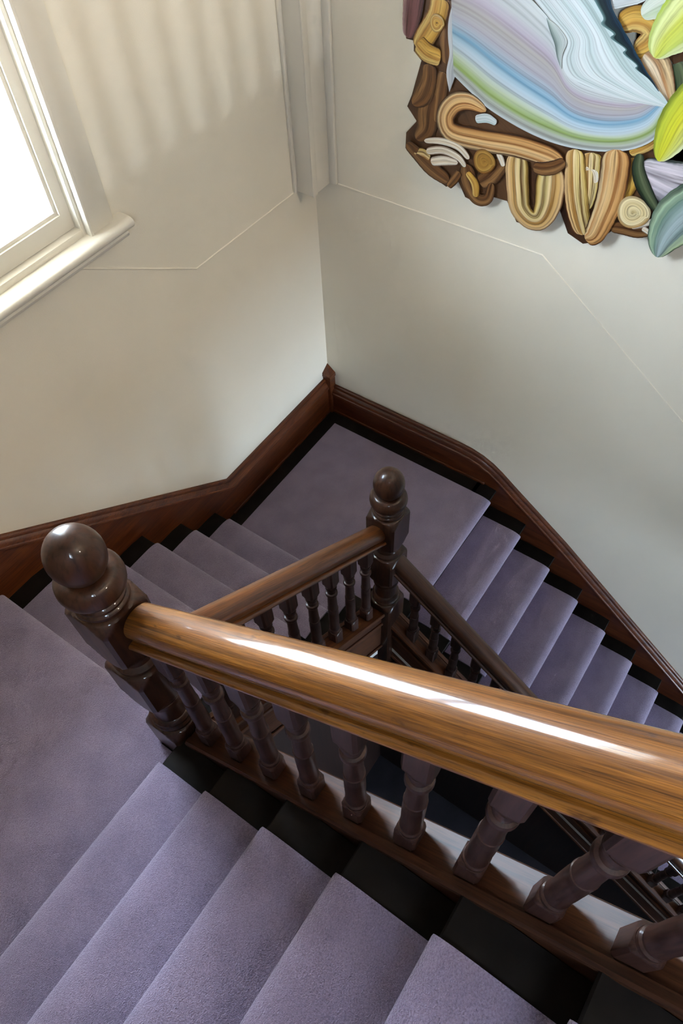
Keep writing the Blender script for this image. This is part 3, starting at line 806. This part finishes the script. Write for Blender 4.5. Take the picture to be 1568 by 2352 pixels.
# wall coordinates (y, z) in metres of every stroke of the artwork
ART = [
    ('B','backing_panel',0,'darkwood',[(0.468,2.348),(0.468,2.243),(0.486,2.194),(0.519,2.194),(0.52,2.16),(0.554,2.135),(0.52,2.007),(0.501,1.96),(0.547,1.914),(0.501,1.858),(0.5,1.795),(0.551,1.762),(0.599,1.728),(0.655,1.704),(0.701,1.689),(0.754,1.726),(0.791,1.672),(0.862,1.661),(0.915,1.711),(0.973,1.713),(1.027,1.64),(1.118,1.642),(1.167,1.712),(1.186,1.751),(1.241,1.665),(1.309,1.643),(1.357,1.669),(1.4,1.729),(1.476,1.743),(1.554,1.767),(1.571,1.841),(1.569,2.013),(1.582,2.2),(1.478,2.271),(1.464,2.195),(1.454,2.114),(1.407,2.058),(1.291,2.017),(1.154,2.003),(0.966,2.021),(0.822,2.065),(0.721,2.133),(0.679,2.235),(0.667,2.381)],[],0),
    ('L','brush_stroke',5,'sweep',[(0.699,2.121),(0.765,2.085),(0.857,2.04),(1.015,2.0),(1.157,1.989),(1.3,2.009),(1.403,2.049),(1.461,2.11),(1.47,2.195)],[(0.646,2.483),(0.737,2.476),(0.849,2.447),(0.965,2.394),(1.043,2.339),(1.087,2.248),(1.129,2.21),(1.203,2.195),(1.296,2.19),(1.377,2.196)],0.004),
    ('L','brush_stroke',4,'sweepedge',[(0.671,2.349),(0.659,2.284),(0.663,2.232),(0.673,2.185),(0.667,2.121),(0.685,2.06)],[(0.692,2.385),(0.714,2.323),(0.723,2.273),(0.727,2.214),(0.717,2.163),(0.701,2.112)],0.004),
    ('L','brush_stroke',6,'white',[(0.839,2.511),(0.933,2.425),(1.017,2.367),(1.091,2.313),(1.086,2.253),(1.111,2.215),(1.161,2.203),(1.31,2.187),(1.471,2.196)],[(1.058,2.543),(1.128,2.458),(1.176,2.416),(1.226,2.369),(1.279,2.332),(1.335,2.289),(1.388,2.257),(1.434,2.228),(1.471,2.199)],0.004),
    ('L','brush_stroke',7,'fold',[(1.013,2.363),(1.031,2.332),(1.055,2.298),(1.072,2.262),(1.093,2.232)],[(1.016,2.364),(1.057,2.347),(1.094,2.314),(1.088,2.271),(1.094,2.231)],0.004),
    ('L','brush_stroke',7,'darkteal',[(1.104,2.502),(1.15,2.442),(1.193,2.399),(1.192,2.38),(1.236,2.363),(1.231,2.349),(1.283,2.33),(1.281,2.316),(1.331,2.294),(1.331,2.283),(1.38,2.263),(1.42,2.236)],[(1.173,2.513),(1.205,2.441),(1.229,2.41),(1.249,2.394),(1.266,2.376),(1.29,2.355),(1.308,2.337),(1.326,2.32),(1.346,2.302),(1.369,2.28),(1.392,2.263),(1.42,2.237)],0.004),
    ('P','brush_stroke',3,'ochre',[(1.246,2.383),(1.281,2.407),(1.327,2.408),(1.359,2.384),(1.346,2.35),(1.313,2.322)],[0.0633,0.0704,0.0774,0.0844,0.0774,0.0563],0.005),
    ('P','brush_stroke',3,'creamwood',[(1.343,2.323),(1.381,2.299),(1.418,2.258),(1.461,2.203)],[0.0774,0.0915,0.0774,0.0422],0.005),
    ('P','brush_stroke',2,'darkgreen',[(1.445,2.318),(1.477,2.26),(1.464,2.195)],[0.0844,0.0915,0.0422],0.005),
    ('P','brush_stroke',6,'palegreen',[(1.305,2.424),(1.341,2.455),(1.386,2.487),(1.448,2.525)],[0.0352,0.0704,0.0915,0.0844],0.005),
    ('P','brush_stroke',7,'lime',[(1.378,2.325),(1.392,2.37),(1.421,2.421),(1.456,2.475),(1.503,2.52)],[0.0422,0.1055,0.1478,0.1548,0.1055],0.005),
    ('P','brush_stroke',7,'lime2',[(1.487,2.032),(1.498,2.095),(1.514,2.172),(1.552,2.25),(1.599,2.304)],[0.0352,0.0985,0.1337,0.1407,0.0844],0.005),
    ('P','brush_stroke',5,'pinkgrey',[(1.43,1.986),(1.506,1.975),(1.58,1.97),(1.662,1.988)],[0.0844,0.1337,0.1618,0.1548],0.005),
    ('P','brush_stroke',6,'darkgreen',[(1.421,2.036),(1.43,1.986),(1.468,1.929),(1.536,1.865)],[0.0281,0.0422,0.0493,0.0281],0.005),
    ('P','brush_stroke',7,'greenleaf',[(1.59,1.702),(1.592,1.78),(1.617,1.863),(1.669,1.937),(1.711,1.99)],[0.0422,0.1266,0.1829,0.1829,0.1266],0.005),
    ('P','brush_stroke',5,'wood',[(0.842,2.033),(0.77,2.047),(0.709,2.025),(0.678,1.969),(0.708,1.919),(0.826,1.922),(0.981,1.939),(1.103,1.937),(1.169,1.924)],[0.0422,0.0633,0.0739,0.0774,0.0809,0.0809,0.0809,0.0774,0.0633],0.005),
    ('P','brush_stroke',4,'yellowwood',[(0.989,1.916),(0.998,1.845),(1.016,1.767),(1.035,1.709),(1.082,1.676),(1.124,1.69),(1.141,1.752),(1.136,1.827),(1.124,1.911)],[0.0929,0.0929,0.0915,0.0879,0.0809,0.0844,0.1055,0.1196,0.1126],0.005),
    ('P','brush_stroke',4,'yellowwood',[(1.197,1.987),(1.213,1.923),(1.235,1.842),(1.266,1.761),(1.306,1.687)],[0.0704,0.0774,0.0879,0.0879,0.0704],0.005),
    ('P','brush_stroke',5,'wood',[(1.34,2.027),(1.355,1.95),(1.363,1.86),(1.357,1.776),(1.344,1.701),(1.317,1.675)],[0.1055,0.1055,0.102,0.0915,0.0774,0.0493],0.005),
    ('P','brush_stroke',3,'yellowwood',[(1.257,1.99),(1.27,1.925),(1.284,1.858),(1.289,1.784)],[0.0774,0.0774,0.0633,0.0422],0.005),
    ('P','brush_stroke',3,'purplebrown',[(0.522,2.412),(0.516,2.322),(0.507,2.256),(0.498,2.202)],[0.0844,0.0809,0.0704,0.0422],0.005),
    ('P','brush_stroke',4,'ochre',[(0.623,2.351),(0.61,2.287),(0.569,2.219),(0.54,2.177)],[0.0774,0.0774,0.0774,0.0563],0.005),
    ('P','brush_stroke',5,'ochre',[(0.543,2.196),(0.584,2.173),(0.64,2.166)],[0.0633,0.0668,0.0563],0.005),
    ('P','brush_stroke',3,'brown',[(0.656,2.346),(0.652,2.277),(0.651,2.211),(0.66,2.151)],[0.0493,0.0563,0.0493,0.0422],0.005),
    ('P','brush_stroke',3,'brown',[(0.591,2.133),(0.591,2.078),(0.57,2.019),(0.53,1.978)],[0.0633,0.0704,0.0774,0.0352],0.005),
    ('P','brush_stroke',2,'brown',[(0.61,2.042),(0.595,1.962),(0.591,1.896),(0.551,1.848)],[0.0915,0.1055,0.0844,0.0422],0.005),
    ('P','brush_stroke',2,'brown',[(0.652,2.118),(0.643,2.036),(0.635,1.936)],[0.0493,0.0563,0.0422],0.005),
    ('P','brush_stroke',5,'cream',[(0.594,1.856),(0.666,1.875),(0.742,1.873),(0.796,1.84)],[0.0211,0.0281,0.0281,0.0246],0.005),
    ('P','brush_stroke',5,'cream',[(0.606,1.817),(0.678,1.841),(0.746,1.833),(0.784,1.805)],[0.0317,0.0317,0.0281,0.0211],0.005),
    ('P','brush_stroke',5,'cream',[(0.63,1.781),(0.69,1.802),(0.749,1.811)],[0.0352,0.0422,0.0211],0.005),
    ('P','brush_stroke',4,'brown',[(0.512,1.822),(0.558,1.796),(0.633,1.754),(0.715,1.722)],[0.0422,0.0563,0.0704,0.0493],0.005),
    ('P','brush_stroke',5,'brown',[(0.761,1.776),(0.74,1.737),(0.717,1.702)],[0.0281,0.0352,0.0281],0.005),
    ('P','brush_stroke',4,'yellowwood',[(0.549,1.793),(0.594,1.798),(0.621,1.79)],[0.0422,0.0493,0.0352],0.005),
    ('P','brush_stroke',4,'brown',[(0.783,1.813),(0.808,1.742),(0.849,1.69),(0.894,1.704),(0.905,1.772)],[0.0633,0.0774,0.0563,0.0422,0.0352],0.005),
    ('P','brush_stroke',3,'brown',[(0.849,1.755),(0.893,1.799),(0.932,1.863)],[0.0633,0.0774,0.0633],0.005),
    ('P','brush_stroke',5,'ochre',[(0.794,1.785),(0.833,1.75),(0.844,1.697)],[0.0281,0.0352,0.0281],0.005),
    ('P','brush_stroke',4,'cream',[(0.911,1.894),(0.925,1.876),(0.941,1.851)],[0.0211,0.0246,0.0176],0.005),
    ('P','brush_stroke',3,'white',[(0.801,1.989),(0.846,2.004),(0.886,1.997)],[0.0281,0.0317,0.0211],0.005),
    ('P','brush_stroke',6,'brown',[(1.061,1.886),(1.098,1.889),(1.139,1.908),(1.173,1.939)],[0.0422,0.0493,0.0493,0.0352],0.005),
    ('P','brush_stroke',3,'cream',[(1.25,1.933),(1.28,1.928),(1.297,1.891)],[0.0422,0.0422,0.0281],0.005),
    ('P','brush_stroke',3,'ochre',[(1.384,2.026),(1.421,2.055),(1.455,2.09),(1.477,2.12)],[0.0352,0.0422,0.0422,0.0281],0.005),
    ('P','brush_stroke',2,'ochre',[(1.402,2.011),(1.416,1.941),(1.404,1.866)],[0.0422,0.0563,0.0493],0.005),
    ('P','brush_stroke',3,'brown',[(1.394,1.75),(1.443,1.759),(1.492,1.764),(1.536,1.78)],[0.0422,0.0493,0.0493,0.0352],0.005),
    ('P','brush_stroke',4,'cream',[(1.467,1.775),(1.507,1.804),(1.547,1.832)],[0.0211,0.0281,0.0141],0.005),
    ('P','brush_stroke',4,'cream',[(1.506,1.785),(1.537,1.776),(1.553,1.771)],[0.0211,0.0211,0.0141],0.005),
    ('D','brush_dab',6,'spiral',[(0.861,1.849)],[0.0464],0.004),
    ('D','brush_dab',5,'palespiral',[(1.458,1.832)],[0.0591],0.004),
    ('D','brush_dab',6,'ochre',[(0.618,2.274)],[0.0281],0.004),
    ('P','brush_stroke',5,'sweep',[(0.692,2.509),(0.821,2.542),(0.995,2.552),(1.181,2.524),(1.34,2.557)],[0.2111,0.2392,0.2251,0.2111,0.1407],0.005),
    ('P','brush_stroke',6,'palegreen',[(0.604,2.556),(0.791,2.644),(1.021,2.696),(1.245,2.681),(1.421,2.625)],[0.0844,0.1548,0.1829,0.1689,0.1126],0.005),
    ('P','brush_stroke',6,'lime',[(1.426,2.613),(1.517,2.575),(1.604,2.488),(1.641,2.375)],[0.1126,0.1689,0.1689,0.1126],0.005),
    ('P','brush_stroke',5,'wood',[(1.547,2.292),(1.653,2.24),(1.736,2.148),(1.737,2.031),(1.678,1.98)],[0.0985,0.1196,0.1196,0.1126,0.0844],0.005),
    ('P','brush_stroke',5,'white',[(1.351,2.677),(1.455,2.667),(1.576,2.614),(1.656,2.519)],[0.0985,0.1548,0.1548,0.0985],0.005),
    ('P','brush_stroke',4,'ochre',[(0.506,2.431),(0.522,2.526),(0.613,2.605),(0.724,2.672)],[0.0844,0.1126,0.1266,0.0985],0.005),
    ('B','backing_panel',0,'darkwood',[(1.28,2.701),(1.44,2.704),(1.562,2.645),(1.647,2.54),(1.691,2.37),(1.759,2.188),(1.76,2.019),(1.685,1.928),(1.604,1.902),(1.518,1.998),(1.478,2.271),(1.298,2.428),(1.22,2.492),(0.97,2.665),(1.069,2.726)],[],0),
]

# ------------------------------------------------------------------ artwork: cut-out sheet of painted brush strokes on the picture wall
PAL = {
 'sweep': [(0, (.62, .66, .66)), (.03, (.40, .42, .38)), (.09, (.52, .55, .46)), (.13, (.30, .42, .10)), (.19, (.58, .66, .44)), (.25, (.60, .70, .74)), (.33, (.45, .60, .68)), (.39, (.20, .40, .54)), (.45, (.46, .56, .64)), (.53, (.50, .48, .52)), (.64, (.48, .44, .40)), (.74, (.55, .47, .54)), (.84, (.60, .62, .60)), (1, (.74, .77, .74))],
 'sweepedge': [(0, (.75, .76, .74)), (.5, (.45, .47, .48)), (1, (.66, .68, .68))],
 'white': [(0, (.80, .84, .81)), (.15, (.60, .68, .65)), (.3, (.80, .84, .81)), (.5, (.62, .72, .69)), (.65, (.82, .86, .84)), (.85, (.55, .68, .64)), (1, (.70, .79, .76))],
 'fold': [(0, (.10, .15, .13)), (.4, (.42, .48, .43)), (1, (.66, .70, .66))],
 'darkteal': [(0, (.12, .20, .19)), (.25, (.012, .03, .03)), (.7, (.006, .012, .02)), (1, (.01, .04, .07))],
 'ochre': [(0, (.10, .04, .008)), (.15, (.42, .22, .03)), (.4, (.55, .33, .07)), (.65, (.36, .17, .03)), (.85, (.60, .42, .14)), (1, (.16, .06, .01))],
 'creamwood': [(0, (.12, .05, .02)), (.2, (.60, .44, .24)), (.4, (.30, .14, .05)), (.6, (.68, .55, .38)), (.8, (.45, .25, .10)), (1, (.15, .06, .02))],
 'palegreen': [(0, (.62, .68, .55)), (.4, (.74, .78, .66)), (.7, (.55, .64, .42)), (1, (.70, .74, .60))],
 'lime': [(0, (.30, .38, .05)), (.2, (.62, .66, .30)), (.5, (.52, .54, .08)), (.8, (.40, .46, .10)), (1, (.58, .62, .34))],
 'lime2': [(0, (.16, .20, .02)), (.15, (.42, .46, .04)), (.5, (.55, .53, .03)), (.8, (.50, .52, .14)), (1, (.56, .60, .36))],
 'pinkgrey': [(0, (.04, .05, .04)), (.12, (.50, .46, .48)), (.3, (.58, .52, .55)), (.45, (.30, .27, .29)), (.6, (.56, .50, .53)), (.8, (.44, .40, .44)), (1, (.05, .05, .05))],
 'darkgreen': [(0, (.01, .02, .012)), (.4, (.10, .12, .06)), (.7, (.03, .05, .02)), (1, (.01, .012, .01))],
 'greenleaf': [(0, (.02, .04, .03)), (.12, (.35, .46, .30)), (.25, (.12, .20, .15)), (.5, (.36, .44, .44)), (.75, (.14, .20, .18)), (.9, (.42, .50, .28)), (1, (.06, .09, .05))],
 'wood': [(0, (.04, .012, .003)), (.07, (.26, .11, .03)), (.16, (.46, .24, .08)), (.3, (.52, .29, .11)), (.42, (.24, .09, .022)), (.5, (.55, .33, .13)), (.66, (.60, .40, .19)), (.8, (.36, .16, .045)), (.9, (.58, .42, .22)), (1, (.05, .015, .004))],
 'yellowwood': [(0, (.04, .014, .003)), (.06, (.26, .15, .03)), (.12, (.48, .33, .09)), (.22, (.62, .48, .22)), (.33, (.12, .05, .01)), (.38, (.56, .42, .16)), (.52, (.66, .50, .26)), (.62, (.30, .14, .03)), (.75, (.50, .30, .10)), (.92, (.58, .38, .18)), (1, (.10, .03, .008))],
 'purplebrown': [(0, (.05, .02, .02)), (.3, (.17, .07, .07)), (.7, (.12, .045, .045)), (1, (.35, .22, .22))],
 'brown': [(0, (.03, .010, .004)), (.2, (.17, .075, .022)), (.45, (.07, .025, .008)), (.7, (.26, .13, .045)), (1, (.04, .014, .005))],
 'darkwood': [(0, (.035, .013, .006)), (.5, (.10, .045, .018)), (1, (.05, .02, .008))],
 'cream': [(0, (.14, .06, .025)), (.2, (.72, .66, .54)), (.6, (.60, .48, .33)), (.8, (.74, .69, .58)), (1, (.12, .05, .02))],
 'spiral': [(0, (.22, .10, .015)), (.3, (.36, .19, .035)), (.5, (.25, .12, .02)), (.75, (.40, .23, .05)), (1, (.16, .06, .01))],
 'palespiral': [(0, (.40, .28, .12)), (.3, (.66, .56, .32)), (.5, (.58, .45, .22)), (.8, (.70, .60, .36)), (1, (.34, .20, .07))],
}
def paint_mat(name, stops):
    m, t, n, l, b = nt('paint_' + name)
    uv = n.new('ShaderNodeUVMap')
    mp = n.new('ShaderNodeMapping')
    mp.inputs['Scale'].default_value = (0.9, 34, 1) if name in ('sweep', 'white') else (1.3, 15, 1)
    oi = n.new('ShaderNodeObjectInfo')
    of = n.new('ShaderNodeVectorMath')
    of.operation = 'ADD'
    rm = n.new('ShaderNodeMath')
    rm.operation = 'MULTIPLY'
    rm.inputs[1].default_value = 37.0
    l.new(oi.outputs['Random'], rm.inputs[0])
    l.new(uv.outputs['UV'], of.inputs[0])
    l.new(rm.outputs[0], of.inputs[1])
    l.new(of.outputs[0], mp.inputs['Vector'])
    no = n.new('ShaderNodeTexNoise')
    no.inputs['Scale'].default_value = 1.0
    no.inputs['Detail'].default_value = 6
    l.new(mp.outputs['Vector'], no.inputs['Vector'])
    mp2 = n.new('ShaderNodeMapping')
    mp2.inputs['Scale'].default_value = (1.5, 9, 1)
    l.new(of.outputs[0], mp2.inputs['Vector'])
    n2 = n.new('ShaderNodeTexNoise')
    n2.inputs['Scale'].default_value = 1.0
    l.new(mp2.outputs['Vector'], n2.inputs['Vector'])
    sp = n.new('ShaderNodeSeparateXYZ')
    l.new(uv.outputs['UV'], sp.inputs['Vector'])
    wob = n.new('ShaderNodeMath')
    wob.operation = 'MULTIPLY_ADD'
    wob.inputs[1].default_value = 0.12 if name in ('sweep', 'white') else 0.30
    l.new(n2.outputs['Fac'], wob.inputs[0])
    l.new(sp.outputs['Y'], wob.inputs[2])
    sub = n.new('ShaderNodeMath')
    sub.operation = 'SUBTRACT'
    sub.inputs[1].default_value = 0.06 if name in ('sweep', 'white') else 0.15
    l.new(wob.outputs[0], sub.inputs[0])
    r = ramp(n, stops)
    l.new(sub.outputs[0], r.inputs['Fac'])
    st = ramp(n, [(0.30, (0.40, 0.36, 0.33)), (0.47, (0.95, 0.95, 0.95)), (0.70, (1.22, 1.22, 1.20))])
    l.new(no.outputs['Fac'], st.inputs['Fac'])
    mx = n.new('ShaderNodeMix')
    mx.data_type = 'RGBA'
    mx.blend_type = 'MULTIPLY'
    mx.inputs['Factor'].default_value = 0.55 if name in ('sweep', 'sweepedge', 'white', 'fold', 'palegreen', 'lime', 'lime2', 'greenleaf') else 0.95
    l.new(r.outputs['Color'], mx.inputs['A'])
    l.new(st.outputs['Color'], mx.inputs['B'])
    l.new(mx.outputs['Result'], b.inputs['Base Color'])
    b.inputs['Roughness'].default_value = 0.3
    bp = n.new('ShaderNodeBump')
    bp.inputs['Strength'].default_value = 0.3
    bp.inputs['Distance'].default_value = 0.001
    l.new(no.outputs['Fac'], bp.inputs['Height'])
    l.new(bp.outputs['Normal'], b.inputs['Normal'])
    return m
for k_ in ('sweep', 'sweepedge', 'white', 'fold', 'palegreen'):
    PAL[k_] = [(p_, tuple(x_ * 0.72 for x_ in c_)) for p_, c_ in PAL[k_]]
PM = {k: paint_mat(k, v) for k, v in PAL.items()}
X0A, LAYER = 0.024, 0.0032
art = thing('artwork', 'large cut-out wall artwork of swirling colourful brush strokes', 'artwork', (0.02, 1.1, 1.65))

def stroke_mesh(name, A, B, x0, dome, nu, nv=11):
    V, U, F = [], [], []
    for i in range(nu):
        for j in range(nv):
            f = j / (nv - 1)
            y, z = A[i].lerp(B[i], f)
            e = min(1.0, 4 * min(f, 1 - f))
            V.append((x0 + 0.0022 + 0.10 * dome * math.sin(math.pi * f), y, z))
            U.append((i / (nu - 1), f))
    n0 = len(V)
    ring = [i * nv for i in range(nu)] + [(nu - 1) * nv + j for j in range(1, nv)] + [i * nv + nv - 1 for i in range(nu - 2, -1, -1)] + [j for j in range(nv - 2, 0, -1)]
    for k in ring:
        V.append((x0, V[k][1], V[k][2]))
        U.append(U[k])
    for i in range(nu - 1):
        for j in range(nv - 1):
            F.append((i * nv + j, i * nv + j + 1, (i + 1) * nv + j + 1, (i + 1) * nv + j))
    m = len(ring)
    for q in range(m):
        F.append((ring[q], ring[(q + 1) % m], n0 + (q + 1) % m, n0 + q))
    F.append(tuple(range(n0, n0 + m)))
    return mesh(name, V, F, smooth=45, uvs=U)

for kind, name, layer, pal, A, B, dome in ART:
    x0 = X0A + layer * LAYER
    if kind == 'B':
        me = prism(name, A, 0, X0A - 0.006, X0A + 0.0035)
        ul = me.uv_layers.new(name='UVMap')
        for lp in me.loops:
            co = me.vertices[lp.vertex_index].co
            ul.data[lp.index].uv = (co.z * 0.6, co.y * 1.7 % 1.0)
    elif kind == 'L':
        me = stroke_mesh(name, cr(A, 60), cr(B, 60), x0, dome, 60, 25 if pal == 'sweep' else 13)
    elif kind == 'P':
        nu = 40
        P = cr(A, nu)
        wd = cr([(v_, 0) for v_ in B], nu)
        L_, R2 = [], []
        for i in range(nu):
            d = (P[min(i + 1, nu - 1)] - P[max(i - 1, 0)]).normalized()
            nn = Vector((-d.y, d.x))
            g = i / (nu - 1)
            endr = min(1.0, math.sqrt(max(0.0, 1 - (1 - min(1, min(g, 1 - g) / 0.10)) ** 2)) * 0.75 + 0.25)
            h = wd[i].x / 2 * endr * (1 + 0.012 * math.sin(i * 1.7))
            L_.append(P[i] + nn * h)
            R2.append(P[i] - nn * h)
        me = stroke_mesh(name, L_, R2, x0, dome, nu)
    else:
        n_, V, U, F = 36, [], [], []
        cy, cz = A[0]
        for k, (f, hx) in enumerate(((0.02, 1.2), (0.3, .9), (0.55, 1.0), (0.8, .95), (0.95, .7), (1.0, 0.3), (1.0, -0.5))):
            for i in range(n_):
                a = 2 * math.pi * i / n_
                rr = B[0] * f * (1 + 0.04 * math.sin(3 * a + 1))
                V.append((x0 + 0.0022 + 0.0004 * hx if k < 6 else x0, cy + rr * math.cos(a), cz + rr * math.sin(a)))
                U.append((i / n_, min(1, f + 0.18 * i / n_ - 0.09)))
        for k in range(6):
            for i in range(n_):
                F.append((k * n_ + i, k * n_ + (i + 1) % n_, (k + 1) * n_ + (i + 1) % n_, (k + 1) * n_ + i))
        F.append(tuple(range(n_)))
        F.append(tuple(range(6 * n_, 7 * n_)))
        me = mesh(name, V, F, smooth=45, uvs=U)
    part(name, me, PM[pal], art)
for y, z in ((0.8, 1.95), (1.3, 1.95), (0.8, 2.3), (1.5, 2.3)):
    part('wall_stud', box('wall_stud', 0.0, X0A - 0.005, y - 0.02, y + 0.02, z - 0.02, z + 0.02), 'metal', art)
